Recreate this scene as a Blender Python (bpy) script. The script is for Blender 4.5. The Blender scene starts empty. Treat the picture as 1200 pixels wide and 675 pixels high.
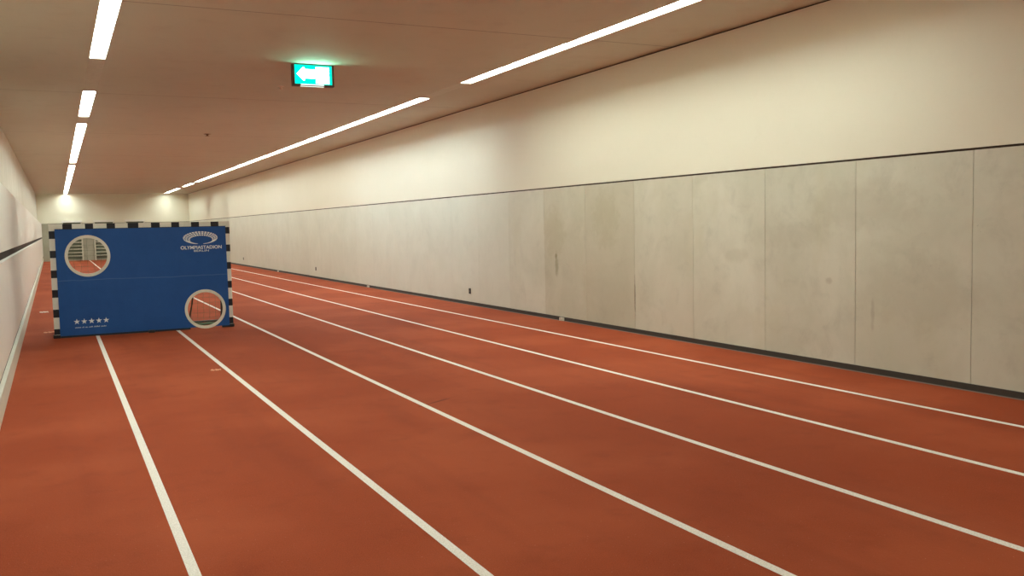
import bpy, bmesh, math, random
from mathutils import Matrix, Vector
random.seed(7)
S = bpy.context.scene
C = S.collection

# ------------------------------------------------------------------ helpers
class MB:
    """collects simple solids, then links them as ONE mesh object"""
    def __init__(s): s.v = []; s.f = []; s.m = []
    def box(s, x0, x1, y0, y1, z0, z1, mi=0):
        b = len(s.v)
        s.v += [(x0,y0,z0),(x1,y0,z0),(x1,y1,z0),(x0,y1,z0),(x0,y0,z1),(x1,y0,z1),(x1,y1,z1),(x0,y1,z1)]
        for q in ((0,3,2,1),(4,5,6,7),(0,1,5,4),(1,2,6,5),(2,3,7,6),(3,0,4,7)):
            s.f.append(tuple(b+i for i in q)); s.m.append(mi)
        return s
    def prism(s, pts, a, b_, axis='y', mi=0):
        """closed polygon pts (2D) swept between a and b_ along axis"""
        n = len(pts); b = len(s.v)
        for t in (a, b_):
            for (p, q) in pts:
                s.v.append({'y':(p,t,q),'x':(t,p,q),'z':(p,q,t)}[axis])
        s.f.append(tuple(b+i for i in range(n))); s.m.append(mi)
        s.f.append(tuple(b+n+i for i in reversed(range(n)))); s.m.append(mi)
        for i in range(n):
            j = (i+1) % n
            s.f.append((b+i, b+n+i, b+n+j, b+j)); s.m.append(mi)
        return s
    def tube(s, pts, r, n=8, mi=0, cap=True):
        P = [Vector(p) for p in pts]; rings = []
        for i, p in enumerate(P):
            t = (P[min(i+1,len(P)-1)] - P[max(i-1,0)]).normalized()
            a = Vector((0,0,1)) if abs(t.z) < .9 else Vector((1,0,0))
            u = t.cross(a).normalized(); w = t.cross(u)
            b = len(s.v)
            for k in range(n):
                g = 2*math.pi*(k+.5)/n
                s.v.append(tuple(p + r*(math.cos(g)*u + math.sin(g)*w)))
            rings.append(b)
        for a, b in zip(rings, rings[1:]):
            for k in range(n):
                l = (k+1) % n
                s.f.append((a+k, a+l, b+l, b+k)); s.m.append(mi)
        if cap:
            s.f.append(tuple(rings[0]+k for k in reversed(range(n)))); s.m.append(mi)
            s.f.append(tuple(rings[-1]+k for k in range(n))); s.m.append(mi)
        return s
    def lathe(s, prof, c=(0,0,0), n=24, mi=0):
        """profile (r, z) about the z axis"""
        b = len(s.v)
        for (r, z) in prof:
            for k in range(n):
                g = 2*math.pi*k/n
                s.v.append((c[0]+r*math.cos(g), c[1]+r*math.sin(g), c[2]+z))
        for i in range(len(prof)-1):
            for k in range(n):
                l = (k+1) % n
                s.f.append((b+i*n+k, b+i*n+l, b+(i+1)*n+l, b+(i+1)*n+k)); s.m.append(mi)
        s.f.append(tuple(b+k for k in reversed(range(n)))); s.m.append(mi)
        q = b+(len(prof)-1)*n
        s.f.append(tuple(q+k for k in range(n))); s.m.append(mi)
        return s
    def build(s, name, mats, parent=None, bevel=0, smooth=False, loc=None):
        me = bpy.data.meshes.new(name); me.from_pydata(s.v, [], s.f)
        if not isinstance(mats, (list, tuple)): mats = [mats]
        for m in mats: me.materials.append(m)
        for p, i in zip(me.polygons, s.m): p.material_index = i; p.use_smooth = smooth
        bm = bmesh.new(); bm.from_mesh(me); bmesh.ops.recalc_face_normals(bm, faces=bm.faces)
        bm.to_mesh(me); bm.free()
        o = bpy.data.objects.new(name, me); C.objects.link(o)
        if parent: o.parent = parent
        if loc: o.location = loc
        if bevel:
            md = o.modifiers.new('bevel', 'BEVEL'); md.width = bevel; md.segments = 2
            md.limit_method = 'ANGLE'; md.angle_limit = .6
        return o

def empty(name, loc=(0,0,0)):
    o = bpy.data.objects.new(name, None); C.objects.link(o); o.location = loc; o.empty_display_size = .2
    return o
def tag(o, label=None, cat=None, group=None, kind=None):
    for k, v in (('label',label),('category',cat),('group',group),('kind',kind)):
        if v: o[k] = v
    return o
def struct(o, label=None): return tag(o, label, None, None, 'structure')

# ------------------------------------------------------------------ materials
def lin(c):
    return tuple(((x/255)/12.92 if x/255 <= .04045 else ((x/255+.055)/1.055)**2.4) for x in c)
class NT:
    def __init__(s, name):
        s.m = bpy.data.materials.new(name); s.m.use_nodes = True
        s.t = s.m.node_tree; s.t.nodes.clear()
        s.out = s.n('ShaderNodeOutputMaterial'); s.b = s.n('ShaderNodeBsdfPrincipled')
        s.l(s.b.outputs[0], s.out.inputs[0])
    def n(s, t, **k):
        x = s.t.nodes.new(t)
        for a, v in k.items(): setattr(x, a, v)
        return x
    def l(s, a, b): s.t.links.new(a, b)
    def set(s, i, v):
        if hasattr(v, 'is_output'): s.l(v, i)
        else: i.default_value = v
    def pos(s): 
        if not hasattr(s, '_p'): s._p = s.n('ShaderNodeTexCoord').outputs['Object']
        return s._p
    def xyz(s):
        if not hasattr(s, '_x'):
            q = s.n('ShaderNodeSeparateXYZ'); s.l(s.pos(), q.inputs[0]); s._x = q.outputs
        return s._x
    def math(s, op, a, b=0., c=0., clamp=False):
        q = s.n('ShaderNodeMath', operation=op, use_clamp=clamp)
        s.set(q.inputs[0], a); s.set(q.inputs[1], b); s.set(q.inputs[2], c); return q.outputs[0]
    def noise(s, scale, detail=4, rough=.55, vec=None, stretch=None, dist=0.):
        v = vec or s.pos()
        if stretch:
            mp = s.n('ShaderNodeMapping'); s.l(v, mp.inputs[0]); mp.inputs['Scale'].default_value = stretch; v = mp.outputs[0]
        q = s.n('ShaderNodeTexNoise'); s.l(v, q.inputs['Vector']); q.inputs['Scale'].default_value = scale
        q.inputs['Detail'].default_value = detail; q.inputs['Roughness'].default_value = rough
        q.inputs['Distortion'].default_value = dist
        return q.outputs[0]
    def ramp(s, f, a, b):   # smooth map a..b -> 0..1
        q = s.n('ShaderNodeMapRange', interpolation_type='SMOOTHSTEP'); s.set(q.inputs[0], f)
        q.inputs[1].default_value = a; q.inputs[2].default_value = b; return q.outputs[0]
    def mix(s, f, a, b, mode='MIX'):
        q = s.n('ShaderNodeMix', data_type='RGBA', blend_type=mode); s.set(q.inputs[0], f)
        for i, v in ((6, a), (7, b)):
            if isinstance(v, tuple): v = (*v[:3], 1)
            s.set(q.inputs[i], v)
        return q.outputs[2]
    def color(s, c): s.set(s.b.inputs['Base Color'], (*c, 1) if isinstance(c, tuple) else c)
    def bump(s, h, strength=.3, dist=.01):
        q = s.n('ShaderNodeBump'); s.l(h, q.inputs['Height']); q.inputs['Strength'].default_value = strength
        q.inputs['Distance'].default_value = dist; s.l(q.outputs[0], s.b.inputs['Normal'])
    def rough(s, r, spec=.5):
        s.set(s.b.inputs['Roughness'], r); s.b.inputs['Specular IOR Level'].default_value = spec

def plain(name, c, r=.5, spec=.5, var=.12, scale=14, metal=0.):
    k = NT(name); f = k.noise(scale, 3)
    d = tuple(x*(1-var) for x in c); e = tuple(min(1, x*(1+var)) for x in c)
    k.color(k.mix(f, d, e)); k.rough(r, spec); k.b.inputs['Metallic'].default_value = metal
    k.bump(k.noise(90, 2), .08, .002)
    return k.m
def emis(name, c, strength):
    k = NT(name); e = k.n('ShaderNodeEmission'); e.inputs[0].default_value = (*c, 1); e.inputs[1].default_value = strength
    k.l(e.outputs[0], k.out.inputs[0]); return k.m

# running track: poured rubber granulate
k = NT('track_rubber')
fine = k.noise(160, 2, .7); grain = k.noise(45, 3, .6); mid = k.noise(3.2, 4, .6); big = k.noise(.55, 3, .5)
streak = k.noise(1.0, 3, .6, stretch=(1.6, .22, 1))
c = k.mix(k.ramp(fine, .30, .72), lin((130,54,25)), lin((164,74,39)))
c = k.mix(k.ramp(grain, .35, .72), c, lin((148,65,33)))
c = k.mix(k.math('MULTIPLY', k.ramp(big, .42, .64), .5), c, lin((170,84,50)))
c = k.mix(k.math('MULTIPLY', k.ramp(mid, .50, .76), .28), c, lin((120,49,26)))
c = k.mix(k.math('MULTIPLY', k.ramp(streak, .48, .76), .36), c, lin((116,48,27)))
# pale worn crumbs
c = k.mix(k.math('MULTIPLY', k.ramp(k.noise(95, 1, .4), .74, .80), .5), c, lin((205,150,125)))
# one dark scuff near the third lane line
x, y, z = k.xyz()[0], k.xyz()[1], k.xyz()[2]
ax, ay, bx_, by = 2.86, 7.71, 3.40, 8.02
L = math.hypot(bx_-ax, by-ay); ux, uy = (bx_-ax)/L, (by-ay)/L
dx = k.math('SUBTRACT', x, ax); dy = k.math('SUBTRACT', y, ay)
al = k.math('ADD', k.math('MULTIPLY', dx, ux), k.math('MULTIPLY', dy, uy))
pe = k.math('ABSOLUTE', k.math('SUBTRACT', k.math('MULTIPLY', dx, -uy), k.math('MULTIPLY', dy, -ux)))
pe = k.math('ADD', pe, k.math('MULTIPLY', k.math('SUBTRACT', k.noise(6, 3), .5), .05))
sc = k.math('MULTIPLY', k.math('SUBTRACT', 1, k.ramp(pe, .004, .024)), k.math('MULTIPLY', k.ramp(al, 0, .05), k.math('SUBTRACT', 1, k.ramp(al, L*.55, L))))
c = k.mix(k.math('MULTIPLY', sc, .75), c, lin((95,38,22)))
k.color(c); k.rough(.9, .16)
k.bump(k.math('ADD', k.math('MULTIPLY', fine, .6), grain), .35, .004)
M_TRACK = k.m

# painted lane lines, slightly rubbed
k = NT('lane_paint')
c = k.mix(k.ramp(k.noise(120, 3, .7), .35, .7), lin((212,206,196)), lin((243,238,230)))
c = k.mix(k.math('MULTIPLY', k.ramp(k.noise(60, 3, .65), .62, .72), .5), c, lin((188,120,94)))
k.color(c); k.rough(.7, .3); k.bump(k.noise(150, 2), .2, .002); M_LINE = k.m

# cast concrete ceiling with pour joints
k = NT('ceiling_concrete')
c = k.mix(k.noise(.35, 4, .6), lin((196,191,172)), lin((208,204,186)))
c = k.mix(k.math('MULTIPLY', k.ramp(k.noise(2.2, 5, .6), .5, .8), .3), c, lin((180,170,152)))
u = k.math('FRACT', k.math('DIVIDE', k.math('ADD', k.xyz()[1], 3.4-17.0+34), 3.4*2))
j = k.math('LESS_THAN', k.math('ABSOLUTE', k.math('SUBTRACT', u, .5)), .0018)
c = k.mix(k.math('MULTIPLY', j, .55), c, lin((105,88,74)))
k.color(c); k.rough(.8, .25); k.bump(k.noise(12, 5), .1, .01); M_CEIL = k.m

# painted plaster
k = NT('cream_plaster')
c = k.mix(k.noise(.5, 3), lin((226,222,203)), lin((233,229,211)))
c = k.mix(k.math('MULTIPLY', k.ramp(k.noise(5, 5, .65), .55, .85), .18), c, lin((208,203,184)))
k.color(c); k.rough(.7, .3); k.bump(k.noise(40, 3), .06, .004); M_PLASTER = k.m

# fair-faced concrete wall slabs, 1.378 m wide
Y0, DJ = 5.604, 1.3783
def concrete(name, base_d, base_l, slab=True, stains=True):
    k = NT(name); X, Yc, Z = k.xyz()
    cl = k.noise(.9, 6, .62, dist=.6); cl2 = k.noise(3.1, 6, .65, dist=.4)
    c = k.mix(k.ramp(cl, .3, .72), base_d, base_l)
    c = k.mix(k.math('MULTIPLY', k.ramp(cl2, .48, .78), .38), c, tuple(v*.72 for v in base_d))
    c = k.mix(k.math('MULTIPLY', k.ramp(k.noise(1.4, 4, .6, stretch=(1, 1, .35)), .52, .8), .30), c, lin((190,183,146)))
    c = k.mix(k.math('MULTIPLY', k.ramp(k.noise(26, 2, .5), .73, .82), .35), c, tuple(v*.6 for v in base_d))
    if slab:
        idx = k.math('FLOOR', k.math('DIVIDE', k.math('SUBTRACT', Yc, Y0), DJ))
        wn = k.n('ShaderNodeTexWhiteNoise', noise_dimensions='1D'); k.l(idx, wn.inputs['W'])
        hv = k.n('ShaderNodeHueSaturation'); k.l(c, hv.inputs['Color'])
        k.l(k.math('ADD', .965, k.math('MULTIPLY', wn.outputs[0], .06)), hv.inputs['Value']); c = hv.outputs[0]
    if slab:
        rng = lambda a, b: k.math('MULTIPLY', k.math('GREATER_THAN', Yc, a), k.math('LESS_THAN', Yc, b))
        c = k.mix(k.math('MULTIPLY', rng(Y0+4*DJ, Y0+6*DJ), .26), c, lin((178,170,140)))
        c = k.mix(k.math('MULTIPLY', rng(Y0+3*DJ, Y0+5*DJ), .16), c, lin((184,172,148)))
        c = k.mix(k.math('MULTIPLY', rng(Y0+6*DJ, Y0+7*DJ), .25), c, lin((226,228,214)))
        c = k.mix(k.math('MULTIPLY', rng(Y0+7*DJ, 100.), .5), c, lin((226,228,214)))  # pale tone of the far slabs, with their brighter lighting painted in
    if stains:
        for (sy, sz, ry, rz, amt, col) in ((13.45, .93, .07, .22, .5, (128,120,80)), (13.47, 1.08, .045, .05, .5, (112,104,72)), (13.5, 1.5, .4, .5, .2, (160,152,108)),
                                           (11.12, .55, .022, .30, .55, (120,108,86)), (7.35, .95, .05, .05, .35, (132,118,100)), (6.75, .62, .03, .16, .3, (132,118,100)),
                                           (11.9, 1.7, .4, .5, .22, (150,142,98)), (8.9, 1.2, .25, .1, .14, (138,128,94)), (7.9, 1.45, .7, .16, .12, (144,132,110)), (6.9, 1.75, .9, .3, .15, (150,136,116)), (6.2, .9, .8, .4, .12, (150,136,116))):
            a = k.math('DIVIDE', k.math('SUBTRACT', Yc, sy), ry); b = k.math('DIVIDE', k.math('SUBTRACT', Z, sz), rz)
            d = k.math('ADD', k.math('MULTIPLY', a, a), k.math('MULTIPLY', b, b))
            d = k.math('ADD', d, k.math('MULTIPLY', k.math('SUBTRACT', k.noise(9, 4), .5), 2.2))
            c = k.mix(k.math('MULTIPLY', k.math('SUBTRACT', 1, k.ramp(d, .1, 1.3)), amt), c, lin(col))
    k.color(c); k.rough(.62, .35); k.bump(k.math('ADD', cl2, k.math('MULTIPLY', k.noise(70, 3), .4)), .08, .006)
    return k.m
M_CONC = concrete('wall_concrete', lin((200,198,180)), lin((214,212,196)))
M_CONC2 = concrete('end_wall_concrete', lin((160,158,140)), lin((172,170,152)), False, False)
M_CONC3 = concrete('left_wall_concrete', lin((204,200,186)), lin((218,214,202)), False, False)
M_GAP = plain('joint_dark', lin((70,60,50)), .9)
M_BASE = plain('baseboard_dark_rubber', lin((62,56,50)), .6, .4)
M_SEAL = plain('grey_floor_sealant', lin((120,104,96)), .8)
M_CLAD = plain('white_wall_cladding', lin((232,230,222)), .5, .4, .05, 2)
M_SLOT = plain('dark_slot', lin((64,56,52)), .8)
M_SKIRT = plain('pale_skirting', lin((214,212,196)), .6)
M_WHITE = plain('goal_white_paint', lin((222,220,206)), .45, .4, .05, 30)
M_BLACK = plain('goal_black_tape', lin((24,24,30)), .5, .4, .1, 30)
M_RINGS = plain('ring_offwhite', lin((214,213,198)), .5, .4, .05, 30)
M_PRINT = plain('white_print', lin((226,232,232)), .6, .3, .05, 60)
M_TRIM = plain('black_band', lin((18,20,30)), .7)
M_STEEL = plain('dark_steel_tube', lin((58,58,56)), .45, .5, .1, 20)
M_NET = plain('green_net_cord', lin((92,112,84)), .8)
M_NETD = plain('dark_net_rope', lin((62,58,40)), .85)
M_RUB = plain('black_rubber_foot', lin((30,26,26)), .7)
M_HOUS = plain('light_housing_white', lin((205,198,186)), .5)
M_COVER = plain('ceiling_channel_cover', lin((206,202,184)), .7)
M_BAR = plain('pale_wooden_bar', lin((205,203,184)), .5)
M_BARSHADE = plain('painted_rung_shade', lin((104,112,92)), .7)  # grey-green painted as the shade behind the rungs
M_SOCK = plain('dark_socket', lin((66,58,48)), .5)
M_BOXW = plain('white_junction_box', lin((214,206,190)), .5)
M_SIGNF = plain('sign_case_dark', lin((84,58,46)), .5)
M_BRASS = plain('sprinkler_metal', lin((120,92,62)), .4, .5, .1, 20, .3)
M_PALE = plain('sprinkler_pale', lin((236,226,210)), .5)
M_SCRAP = plain('pale_scrap', lin((232,170,132)), .8)
M_SCRAPW = plain('white_scrap', lin((236,222,206)), .8)

k = NT('blue_tarpaulin')
c = k.mix(k.noise(3, 5, .6), lin((26,72,136)), lin((34,86,152)))
c = k.mix(k.math('MULTIPLY', k.ramp(k.noise(18, 3), .5, .8), .25), c, lin((28,66,120)))
Zt = k.math('ADD', k.xyz()[2], k.math('MULTIPLY', k.math('SUBTRACT', k.noise(2.0, 3), .5), .05))
cr = k.math('SUBTRACT', 1, k.ramp(k.math('ABSOLUTE', k.math('SUBTRACT', Zt, .905)), .0, .012))
c = k.mix(k.math('MULTIPLY', cr, .22), c, lin((120,150,190)))
k.color(c); k.rough(.62, .3)
k.bump(k.math('ADD', k.math('ADD', k.noise(1.6, 3, .5), k.math('MULTIPLY', cr, .1)), k.math('MULTIPLY', k.noise(160, 2), .03)), .3, .06)
M_BLUE = k.m

M_LAMP = emis('lamp_diffuser', (.92, 1.02, .92), 35.0)
M_LAMPD = emis('lamp_diffuser_dimmer_tubes', (.92, 1.02, .94), 34.0)  # weaker emission for some modules of the right line
M_LAMPN = emis('lamp_diffuser_near', (.93, 1.02, .91), 42.0)
M_LAMPC = emis('lamp_diffuser_cool', (.88, 1.02, 1.02), 50.0)
M_GREEN = emis('exit_sign_green', (0.0, .92, .68), 1.25)
M_SWHITE = emis('exit_sign_white', (.36, 1.0, .70), 24.0)
M_SLAMP = emis('exit_sign_under_lamp', (.9, 1.0, .9), 1.3)

# ------------------------------------------------------------------ the room
XR, ZJ, ZC, YF, YB = 7.598, 2.2513, 4.0101, 60.75, -14.0
XL = -.965
XLB = lambda y: -.55 - .0046*(y-16.5)       # face of the boarded lower left wall

floor = struct(MB().box(-1.4, XR+.3, YB-.3, YF+.3, -.25, 0).build('floor', M_TRACK), 'terracotta red rubber running track floor with white lane lines')
for i in range(6):
    X = .514 + 1.22*i
    MB().box(X-.0275, X+.0275, YB, YF, -.002, .0015).build('lane_line', M_LINE, floor)
MB().box(XR-.045, XR-.014, YB, YF, -.002, .004).build('sealant_strip', M_SEAL, floor)

# ceiling slabs leave two recessed channels for the light lines
CH = ((.62, .105), (6.232, .105))
cl = MB(); xs = [-1.4, CH[0][0]-CH[0][1], CH[0][0]+CH[0][1], CH[1][0]-CH[1][1], CH[1][0]+CH[1][1], XR+.3]
for a, b in ((0,1),(2,3),(4,5)): cl.box(xs[a], xs[b], YB-.3, YF+.3, ZC, ZC+.30)
for a in (1, 3): cl.box(xs[a], xs[a+1], YB-.3, YF+.3, ZC+.10, ZC+.30)
struct(cl.build('ceiling', M_CEIL), 'brownish bare concrete ceiling with two recessed lines of strip lights')

# right wall: plaster above, concrete slabs below with open joints, dark shadow groove between
wr = struct(MB().box(XR, XR+.3, YB-.3, YF+.3, ZJ+.012, ZC-.022).build('wall_right', M_PLASTER), 'long right wall, cream plaster above grey concrete slabs')
sl = MB(); kk = int((YB-Y0)/DJ)
while Y0+DJ*kk < YF:
    a = max(YB, Y0+DJ*kk)+.003; b = min(YF, Y0+DJ*(kk+1))-.003
    if b > a: sl.box(XR, XR+.06, a, b, .01, ZJ-.010)
    kk += 1
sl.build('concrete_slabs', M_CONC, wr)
MB().box(XR+.02, XR+.3, YB-.3, YF+.3, -.02, ZJ+.014).box(XR+.03, XR+.3, YB-.3, YF+.3, ZC-.024, ZC+.01).build('joint_backing', M_GAP, wr)
struct(MB().box(XR-.014, XR+.001, YB, YF, 0, .064).build('baseboard_right', M_BASE), 'low dark baseboard strip along the grey concrete slabs')

# end wall
wf = struct(MB().box(-1.4, XR+.3, YF, YF+.3, ZJ+.03, ZC).build('wall_back', M_PLASTER), 'far end wall, cream above a grey concrete lower part')
MB().box(-1.4, XR+.3, YF-.0, YF+.3, -.02, ZJ).build('concrete_base', M_CONC2, wf)
MB().box(-1.4, XR+.3, YF+.01, YF+.3, ZJ-.01, ZJ+.04).build('joint_strip', M_PLASTER, wf)
struct(MB().box(-1.4, XR+.3, YB-.3, YB, -.02, ZC).build('wall_front', M_PLASTER))

# left wall: concrete above, projecting pale boarded part below with two dark rail slots
wl = struct(MB().box(XL-.4, XL, YB-.3, YF+.3, -.02, ZC).build('wall_left', M_CONC3), 'left wall with projecting white boarded lower part and dark slots')
def slab_left(z0, z1, off, name, mat, parent, sink=0.):
    m = MB(); ya, yb = YB, YF
    m.prism([(XL-.05, ya), (XLB(ya)+off, ya), (XLB(yb)+off, yb), (XL-.05, yb)], z0, z1, 'z')
    return m.build(name, mat, parent)
slab_left(.335, 1.365, 0, 'lower_boards', M_CLAD, wl)
slab_left(1.47, 2.235, 0, 'upper_boards', M_CLAD, wl)
slab_left(1.36, 1.475, -.05, 'rail_slot', M_SLOT, wl)
slab_left(.205, .34, -.04, 'low_slot', M_SLOT, wl)
struct(slab_left(0, .21, .004, 'baseboard_left', M_SKIRT, None), 'pale skirting below the boarded left wall')

# blank covers over the unlit stretches of the two light channels

# ------------------------------------------------------------------ strip lights
def strip(cx, y0, y1, label, group, lamp=None, rec=.04):
    t = empty('strip_light', (cx, (y0+y1)/2, ZC)); h = (y1-y0)/2
    tag(t, label, 'ceiling light', group)
    m = MB()     # open-bottomed tray: two sides, two ends, back
    m.box(-.103, -.097, -h, h, .0, .090); m.box(.097, .103, -h, h, .0, .090)
    m.box(-.097, .097, -h, -h+.006, .0, .090); m.box(-.097, .097, h-.006, h, .0, .090)
    m.box(-.097, .097, -h+.006, h-.006, .083, .090)
    m.build('housing', M_HOUS, t)
    d = MB(); n = max(1, round((y1-y0)/1.55)); w = (2*h-.02)/n
    for i in range(n):
        ym = (y0+y1)/2-h+.01+(i+.5)*w
        d.box(-.096, .096, -h+.01+i*w, -h+.01+(i+1)*w, rec, rec+.006, 1 if cx > 3 and (25 < ym < 34 or 39.3 < ym < 46.7) else 0)
    d.build('diffuser', [lamp or M_LAMP, M_LAMPD], t)
    return t
GL, GR = 'strip lights in the left ceiling line', 'strip lights in the right ceiling line'
LEFT = [(16.82, 20.52, 'short strip light in left ceiling line, second segment counted from the near end'),
        (21.83, 34.0, 'strip light in left ceiling line between the short one and the far one'),
        (35.3, 60.6, 'strip light in left ceiling line whose far end meets the end wall'),
        (3.0, 13.66, 'nearest strip light in left ceiling line, running out of the top of the picture')]
RIGHT = [(12.42, 14.02, 'strip light in right ceiling line just on the near side of the unlit gap'),
         (10.50, 12.40, 'strip light in right ceiling line, second on the near side of the unlit gap'),
         (5.90, 10.48, 'strip light in right ceiling line running out of the top of the picture'),
         (15.88, 35.9, 'very long strip light in right ceiling line just beyond the unlit gap'),
         (36.05, 46.6, 'strip light in right ceiling line beyond the very long one'),
         (47.85, 51.5, 'short strip light in right ceiling line, second from the end wall'),
         (53.6, 60.4, 'strip light in right ceiling line nearest to the end wall')]
for a, b, l in LEFT: strip(CH[0][0], a, b, l, GL)
for a, b, l in RIGHT:
    strip(CH[1][0], a, b, l, GR, M_LAMPN if a < 15 else M_LAMPC if a < 16 else M_LAMP, .060 if a < 15 else .052)
def covers(cx, segs, n):
    s = sorted((a, b) for a, b, _ in segs); m = MB(); e = YB
    for a, b in s+[(YF, YF)]:
        if a-e > .1: m.box(cx-.1035, cx+.1035, e+.004, a-.004, ZC-.0005, ZC+.02)
        e = b
    struct(m.build('trim_%d' % n, M_COVER), 'flush cover plates over the unlit parts of the light line')
# unseen lit stretches added behind the viewer to brighten the near floor
for cx, a, b, g in ((CH[0][0], -12.0, -2.0, GL), (CH[1][0], -12.0, 2.4, GR)):
    strip(cx, a, b, 'unseen added strip light in the %s ceiling line behind the viewpoint' % ('left' if cx < 1 else 'right'), g)
covers(CH[0][0], LEFT+[(-12.0, -2.0, '')], 1); covers(CH[1][0], RIGHT+[(-12.0, 2.4, '')], 2)

# ------------------------------------------------------------------ exit sign
SX, SY = 3.432, 13.10
sg = tag(empty('exit_sign', (SX, SY, ZC)), 'green glowing emergency exit sign with white left arrow fixed under the ceiling', 'exit sign')
m = MB()     # case with a rim standing around the lit face
m.box(-.30, .30, .012, .10, -.315, -.003); m.box(-.30, -.272, -.004, .012, -.315, -.003); m.box(.272, .30, -.004, .012, -.315, -.003)
m.box(-.272, .272, -.004, .012, -.315, -.288); m.box(-.272, .272, -.004, .012, -.014, -.003)
m.build('case', M_SIGNF, sg, bevel=.003)
face = MB().box(-.271, .271, .002, .013, -.287, -.015).build('lit_face', M_GREEN, sg)
MB().prism([(-.240,-.145),(-.150,-.050),(-.128,-.050),(-.128,-.078),(.02,-.078),(.02,-.205),(-.128,-.205),(-.128,-.236),(-.150,-.236)], -.001, .004, 'y').build('arrow', M_SWHITE, face)
dr = MB().box(.035, .228, -.001, .004, -.272, -.040).build('door_symbol', M_SWHITE, face)
mn = MB()    # running figure: head, body, arms and legs
mn.prism([(-.0+.115+.017*math.cos(a*math.pi/6), -.082+.017*math.sin(a*math.pi/6)) for a in range(12)], -.003, -.0005)
for (x0,z0,x1,z1,w) in ((.118,-.105,.138,-.165,.017),(.118,-.108,.085,-.135,.009),(.085,-.135,.065,-.12,.008),(.125,-.112,.16,-.13,.009),(.16,-.13,.178,-.11,.008),
                        (.138,-.165,.100,-.195,.011),(.100,-.195,.092,-.24,.010),(.138,-.165,.165,-.205,.011),(.165,-.205,.205,-.215,.010)):
    L = math.hypot(x1-x0, z1-z0); nx, nz = -(z1-z0)/L*w, (x1-x0)/L*w
    mn.prism([(x0+nx,z0+nz),(x1+nx,z1+nz),(x1-nx,z1-nz),(x0-nx,z0-nz)], -.003, -.0005)
mn.build('running_figure', emis('exit_sign_figure', (.55, 1.0, .85), 3.0), dr)
MB().box(-.19, .15, -.007, -.003, -.304, -.288).box(-.19, .15, .005, .03, -.322, -.3145).build('under_lamp', M_SLAMP, sg)

# sprinklers / detector on the ceiling
def sprinkler(x, y, mat, label, r):
    o = MB().lathe([(r*1.6,.004),(r*1.6,-.006),(r*.6,-.012),(r*.45,-.035),(r*.3,-.045),(r*.95,-.047),(r*.95,-.052),(r*.1,-.054)], n=20).build('ceiling_sprinkler', mat, smooth=True, loc=(x, y, ZC))
    return tag(o, label, 'sprinkler', 'sprinkler heads on the ceiling')
sprinkler(3.434, 23.35, M_BRASS, 'small dark sprinkler head on the ceiling farther off, midway between the light lines', .055)
sprinkler(3.448, 15.28, M_PALE, 'small pale sprinkler head on ceiling just behind the exit sign', .035)

# ------------------------------------------------------------------ sockets, boxes on the right wall
def socket(y, z, label, w=.085, h=.115):
    t = tag(empty('wall_socket', (XR, y, z)), label, 'socket', 'double sockets on the grey wall')
    MB().box(-.014, 0, -w/2, w/2, -h/2, h/2).build('cover_plate', M_SOCK, t, bevel=.004)
    for s in (-1, 1):
        o = MB().prism([(.030*math.cos(a*math.pi/8), s*.029+.024*math.sin(a*math.pi/8)) for a in range(16)], -.020, -.0135, 'x').build('socket_well', M_BLACK, t)
socket(17.11, .285, 'small dark wall socket on grey slab wall, nearest of the three')
socket(29.57, .314, 'small dark wall socket on grey slab wall, middle of the three')
socket(42.5, .334, 'tiny dark wall socket close to the blue goal, farthest of the three')
def jbox(y, label):
    t = tag(empty('floor_box', (XR, y, .004)), label, 'junction box', 'white boxes on the dark baseboard')
    MB().box(-.055, -.0142, -.055, .055, 0, .052).build('housing', M_BOXW, t, bevel=.004)
    MB().box(-.057, -.055, -.002, .002, .004, .048).build('lid_seam', M_SOCK, t)
jbox(13.25, 'small white box on the dark baseboard, nearest of the three')
jbox(23.9, 'small white box on the dark baseboard, middle of the three')
jbox(35.2, 'small white box on the dark baseboard, farthest of the three')

# ------------------------------------------------------------------ the goal
GY = 15.93
goal = tag(empty('handball_goal', (0, GY, 0)), 'handball goal with black and white striped posts standing on the red track', 'goal')
def banded(rng, blacks, mk):
    """split rng by the black bands -> boxes with material index"""
    m = MB(); e = rng[0]
    for a, b in sorted(blacks):
        if a > e: mk(m, e, a, 0)
        mk(m, a, b, 1); e = b
    if e < rng[1]: mk(m, e, rng[1], 1 if False else 0)
    return m
PL, PR = (-.105, -.020), (2.545, 2.633)
zb = [(.06,.150),(.331,.459),(.647,.768),(.956,1.077),(1.271,1.385),(1.572,1.692)]
mk = lambda X: (lambda m, a, b, i: m.box(X[0], X[1], 0, .08, a, b, i))
banded((.055, 1.715), zb, mk(PL)).build('post', [M_WHITE, M_BLACK], goal)
zb = [(.058,.168),(.366,.483),(.672,.789),(.993,1.109),(1.290,1.407),(1.592,1.704)]
banded((.055, 1.715), zb, mk(PR)).build('post', [M_WHITE, M_BLACK], goal)
xb = [(.092,.226),(.414,.532),(.728,.853),(1.041,1.202),(1.393,1.528),(1.706,1.829),(2.016,2.144),(2.329,2.457)]
banded((PL[0], PR[1]), xb, lambda m, a, b, i: m.box(a, b, 0, .08, 1.715, 1.800, i)).build('crossbar', [M_WHITE, M_BLACK], goal)
D = 1.0
for X in (-.066, 2.589):
    MB().tube([(X,.08,1.76),(X,.45,1.74),(X,.62,1.66),(X,D-.06,.18),(X,D,.05)], .017, 10).build('side_frame', M_STEEL, goal, smooth=True)
    MB().tube([(X,.06,.03),(X,D,.03)], .017, 10).build('ground_rail', M_STEEL, goal, smooth=True)
MB().tube([(-.066,D,.03),(2.589,D,.03)], .017, 10).build('rear_rail', M_STEEL, goal, smooth=True)
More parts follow.
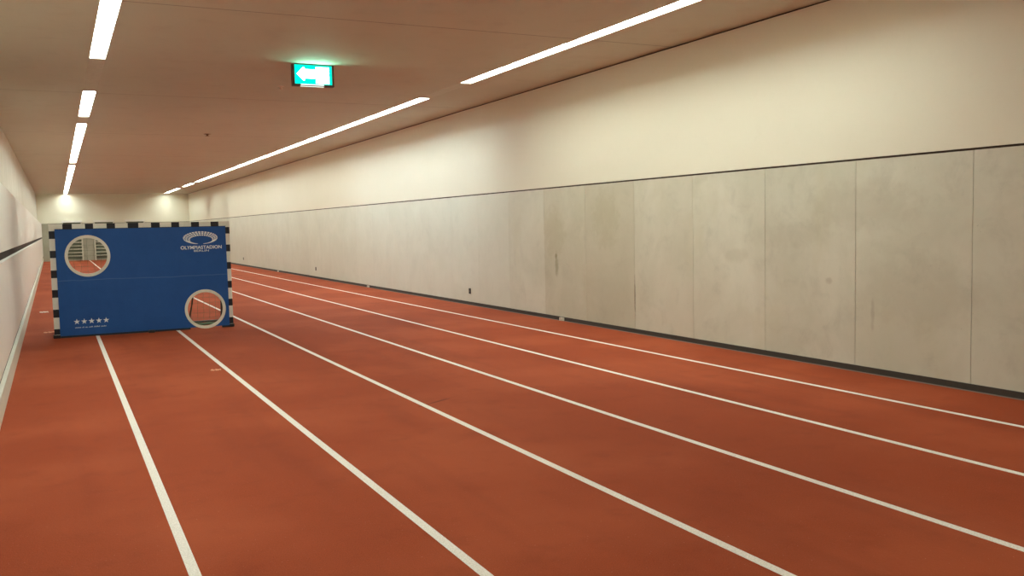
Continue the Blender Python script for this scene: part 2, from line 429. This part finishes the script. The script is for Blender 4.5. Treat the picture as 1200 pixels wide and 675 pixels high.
for X, y0, y1 in ((-.066,0,.12),(2.595,0,.12)):
    MB().box(X-.055, X+.055, y0, y1, 0, .056).build('foot', M_RUB, goal, bevel=.012)
# net: cords sagging between crossbar and rear rail, and its side panels
def prof(u):     # u 0..1 from the crossbar over the back down to the floor
    P = [(.08,1.76),(.45,1.72),(.62,1.62),(.86,.75),(.97,.10),(.90,.035)]
    ls = [0]
    for a, b in zip(P, P[1:]): ls.append(ls[-1]+math.dist(a, b))
    t = u*ls[-1]
    for i in range(len(P)-1):
        if t <= ls[i+1]+1e-9:
            f = (t-ls[i])/(ls[i+1]-ls[i]); return (P[i][0]+(P[i+1][0]-P[i][0])*f, P[i][1]+(P[i+1][1]-P[i][1])*f)
net = MB(); NX, NU = 26, 24
def sag(X, u): return .05*math.sin(math.pi*min(1, max(0, (X+.066)/2.655)))*math.sin(math.pi*u)
for i in range(NX+1):
    X = -.066+2.655*i/NX
    net.tube([(X+.008*math.sin(3*j+i), prof(j/NU)[0]-sag(X, j/NU), prof(j/NU)[1]) for j in range(NU+1)], .0017, 4)
for j in range(1, NU+1):
    yy, zz = prof(j/NU)
    net.tube([(-.066+2.655*i/NX, yy-sag(-.066+2.655*i/NX, j/NU), zz) for i in range(NX+1)], .0017, 4)
for X in (-.066, 2.589):
    for j in range(1, 17):
        zz = .1*j
        ymax = .62+(1.66-zz)/(1.66-.18)*.32 if zz < 1.66 else .5
        net.tube([(X,.08,zz),(X,ymax,zz)], .0017, 4)
    for i in range(1, 10):
        yy = .08+.09*i; zt = 1.70 if yy < .6 else 1.66-(yy-.62)/.32*1.48
        if zt > .1: net.tube([(X,yy,.03),(X,yy,zt)], .0017, 4)
net.build('net', M_NET, goal)
rp = MB()
for X, a in ((1.86,.02),(2.07,-.03)):
    rp.tube([(X+a*math.sin(j*.6), prof(j/NU)[0]-.02-sag(X, j/NU), prof(j/NU)[1]) for j in range(NU+1)], .012, 6)
rp.build('net_seam', M_NETD, goal)
gp = MB()      # slack foot of the net bunched on the floor
for q in range(5):
    gp.tube([(-.02+2.6*i/40, .78-.06*q+.03*math.sin(i*1.3+q*2), .012+.012*abs(math.sin(i*.9+q))) for i in range(41)], .012, 6)
gp.build('net_hem', M_NET, goal)

# ------------------------------------------------------------------ the blue target wall hung in the goal
PY = GY-.030
panel = tag(empty('target_panel', (0, PY, 0)), 'blue printed target sheet with two round holes covering the striped goal', 'target wall')
def curve_mesh(name, loops, depth, mat, parent, loc=(0,0,0)):
    """loops of (x, z) -> filled sheet with holes, thickness depth (towards +y)"""
    cu = bpy.data.curves.new(name, 'CURVE'); cu.dimensions = '2D'; cu.fill_mode = 'BOTH'; cu.extrude = depth/2
    for L in loops:
        sp = cu.splines.new('POLY'); sp.points.add(len(L)-1); sp.use_cyclic_u = True
        for p, (x, z) in zip(sp.points, L): p.co = (x, z, 0, 1)
    o = bpy.data.objects.new(name, cu); C.objects.link(o)
    dg = bpy.context.evaluated_depsgraph_get(); me = bpy.data.meshes.new_from_object(o.evaluated_get(dg))
    bpy.data.objects.remove(o); me.transform(Matrix.Rotation(math.pi/2, 4, 'X')); me.transform(Matrix.Translation((0, depth/2, 0)))
    me.materials.clear(); me.materials.append(mat)
    r = bpy.data.objects.new(name, me); C.objects.link(r); r.parent = parent; r.location = loc
    return r
circ = lambda cx, cz, r, n=64: [(cx+r*math.cos(2*math.pi*i/n), cz+r*math.sin(2*math.pi*i/n)) for i in range(n)]
H1, H2 = (.430, 1.290), (2.182, .336)
curve_mesh('sheet', [[(-.022,.036),(2.566,.036),(2.562,1.716),(-.022,1.722)], circ(*H1, .30), circ(*H2, .295)], .014, M_BLUE, panel)
for (cx, cz) in (H1, H2):
    curve_mesh('hole_ring', [circ(cx, cz, .330), circ(cx, cz, .284)], .032, M_RINGS, panel, (0, -.010, 0))
MB().box(-.012, 1.93, .000, .014, .006, .036).box(2.44, 2.566, .000, .014, .006, .036).build('bottom_band', M_TRIM, panel)  # black band along the lower edge of the sheet
MB().box(-.014, 2.567, -.002, .016, 1.716, 1.724).build('top_hem', M_TRIM, panel)
MB().box(1.27, 1.37, -.06, .012, 0, .045).build('support_foot', M_RUB, panel, bevel=.01)
# stars
for i in range(5):
    cx, cz = .223+.1065*i, .250
    pts = [(cx+(.047 if q % 2 == 0 else .0185)*math.sin(q*math.pi/5), cz+(.047 if q % 2 == 0 else .0185)*math.cos(q*math.pi/5)) for q in range(10)]
    curve_mesh('star', [pts], .003, M_PRINT, panel, (0, -.0025, 0))
# the tiny printed line below them, too small to read
tl = MB(); x = .195; 
for n_l in (9, 3, 4, 6, 9, 8):
    for q in range(n_l):
        w = .0085; hgt = random.choice((.012, .016, .020))
        tl.box(x, x+w*.62, -.0025, 0, .150, .150+hgt) if q % 3 else tl.box(x, x+w*.8, -.0025, 0, .150, .158)
        x += w*1.13
    x += .0155
tl.build('fine_print', M_PRINT, panel)
# text to mesh
def text(name, body, x0, x1, z0, z1, mat, parent, bold=.0):
    cu = bpy.data.curves.new(name, 'FONT'); cu.body = body; cu.size = 1; cu.extrude = .02; cu.offset = bold
    o = bpy.data.objects.new(name, cu); C.objects.link(o)
    dg = bpy.context.evaluated_depsgraph_get(); me = bpy.data.meshes.new_from_object(o.evaluated_get(dg)); bpy.data.objects.remove(o)
    X = [v.co.x for v in me.vertices]; Y = [v.co.y for v in me.vertices]
    sx = (x1-x0)/(max(X)-min(X)); sy = (z1-z0)/(max(Y)-min(Y)); mx, my = min(X), min(Y)
    for v in me.vertices:
        v.co = ((v.co.x-mx)*sx+x0, -.0025-v.co.z*.05, (v.co.y-my)*sy+z0)
    me.materials.clear(); me.materials.append(mat)
    r = bpy.data.objects.new(name, me); C.objects.link(r); r.parent = parent
    return r
text('stadium_lettering', 'OLYMPIASTADION', 1.832, 2.488, 1.346, 1.402, M_PRINT, panel, .018)
text('city_lettering', 'BERLIN', 2.040, 2.278, 1.302, 1.334, M_PRINT, panel, .0)
# oval stadium emblem: ring of roof segments, open at the bottom
em = MB()
OC, OR = (2.152, 1.533), (.276, .106); IC, IR = (2.162, 1.502), (.178, .066)
def P(t, s):     # s 0 = inner edge, 1 = outer edge
    co, si = math.cos(t), math.sin(t)
    xi, zi = IC[0]+IR[0]*co, IC[1]+IR[1]*si; xo, zo = OC[0]+OR[0]*co, OC[1]+OR[1]*si
    return (xi+(xo-xi)*s, zi+(zo-zi)*s)
def cell(a, b, s0, s1):
    n = 3; up = [P(a+(b-a)*i/n, s1) for i in range(n+1)]; dn = [P(a+(b-a)*i/n, s0) for i in range(n+1)]
    for i in range(n):
        em.prism([dn[i], dn[i+1], up[i+1], up[i]], -.0025, 0, 'y')
A0, A1 = math.radians(-80), math.radians(256); N = 30
for i in range(N):
    a = A0+(A1-A0)*i/N; b = A0+(A1-A0)*(i+1)/N; mid_ = (a+b)/2
    low = math.sin(mid_) < -.25
    g = 0 if low else (b-a)*.14
    cell(a+g, b-g, .74, 1.0)
    if low: cell(a, b, 0.1, .74)
    else: cell(a+g, b-g, .40, .66); cell(a+g, b-g, 0.0, .30)
em.build('stadium_emblem', M_PRINT, panel)

# ------------------------------------------------------------------ wall bars on the far wall
def wall_bars(x0, x1, label):
    t = tag(empty('wall_bars', ((x0+x1)/2, YF, 0)), label, 'wall bars', 'wall bars along the end wall'); w = (x1-x0)/2
    for s in (-1, 1):
        MB().box(s*w-.035, s*w+.035, -.14, -.002, 0, 2.36).build('upright', M_BAR, t, bevel=.006)
    for i in range(10):
        z = .28+.205*i
        MB().tube([(-w,-.09,z),(w,-.09,z)], .03, 8).build('rung', M_BAR, t, smooth=True)
    MB().box(-w-.035, w+.035, -.15, -.002, 2.30, 2.42).build('top_board', M_CLAD, t, bevel=.006)
    MB().box(-w+.03, w-.03, -.02, -.002, .1, 2.30).build('shade_sheet', M_BARSHADE, t)  # dark sheet added to stand for the shade between the rungs
wall_bars(.36, 1.385, 'pale wall bars on end wall, at left in the upper hole of the blue sheet')
wall_bars(2.09, 3.17, 'pale wall bars on end wall, at right in the upper hole of the blue sheet')
wall_bars(3.85, 4.92, 'wall bars on end wall, only their top board peeping above the goal middle')

# ------------------------------------------------------------------ litter on the track
def scrap(name, x, y, a, l, w, mat, label):
    n = 7; m = MB(); top = []; 
    for i in range(n):
        u = i/(n-1)-.5
        top.append((u*l, w/2*(.8+.35*math.sin(i*2.3)), .004+.006*math.sin(i*1.7)**2))
    b = 0; m.v = [(p[0], p[1], p[2]+.002) for p in top]+[(p[0], -p[1], p[2]+.002) for p in top]+[(p[0], p[1], 0) for p in top]+[(p[0], -p[1], 0) for p in top]
    for i in range(n-1):
        m.f += [(i,i+1,n+i+1,n+i),(2*n+i,3*n+i,3*n+i+1,2*n+i+1),(i,2*n+i,2*n+i+1,i+1),(n+i,n+i+1,3*n+i+1,3*n+i)]; m.m += [0]*4
    m.f += [(0,n,3*n,2*n),(n-1,2*n+n-1,4*n-1,2*n-1)]; m.m += [0,0]
    o = m.build(name, mat, loc=(x, y, .0)); o.rotation_euler = (0,0,a)
    return tag(o, label, 'litter', 'scraps lying on the track')
scrap('paper_scrap', 1.606, 11.077, -.12, .115, .075, M_SCRAP, 'pale orange scrap on the red track left of the second lane line')
scrap('paper_scrap', -.315, 21.5, .1, .16, .22, M_SCRAPW, 'white scrap on the red track between left wall and goal')
scrap('tape_piece', -.19, 17.0, .05, .16, .11, M_SCRAP, 'pale orange piece of tape lying by the left goal post')

# ------------------------------------------------------------------ camera, world, view
F = 1061.12
r = Vector((0.8932669160799738, -0.4490165338995486, -0.021409552116023783))
u = Vector((0.050820365500598555, 0.05355041919710528, 0.9972710980742397))
w = Vector((0.44664472132485655, 0.8919173195362056, -0.07065400217957502))
cd = bpy.data.cameras.new('camera'); cam = bpy.data.objects.new('camera', cd); C.objects.link(cam)
cam.matrix_world = Matrix(((r.x,u.x,-w.x,0),(r.y,u.y,-w.y,0),(r.z,u.z,-w.z,1.6536),(0,0,0,1)))
cd.sensor_width = 36; cd.lens = F*36/1200; cd.clip_end = 200; cd.clip_start = .05
S.camera = cam
wd = bpy.data.worlds.new('world'); S.world = wd; wd.use_nodes = True
wd.node_tree.nodes['Background'].inputs[0].default_value = (.0, .0, .0, 1)
S.view_settings.view_transform = 'Standard'; S.view_settings.look = 'None'; S.view_settings.gamma = 1
S.view_settings.use_curve_mapping = False; S.view_settings.exposure = 0
S.cycles.max_bounces = 10; S.cycles.diffuse_bounces = 6; S.cycles.use_denoising = True
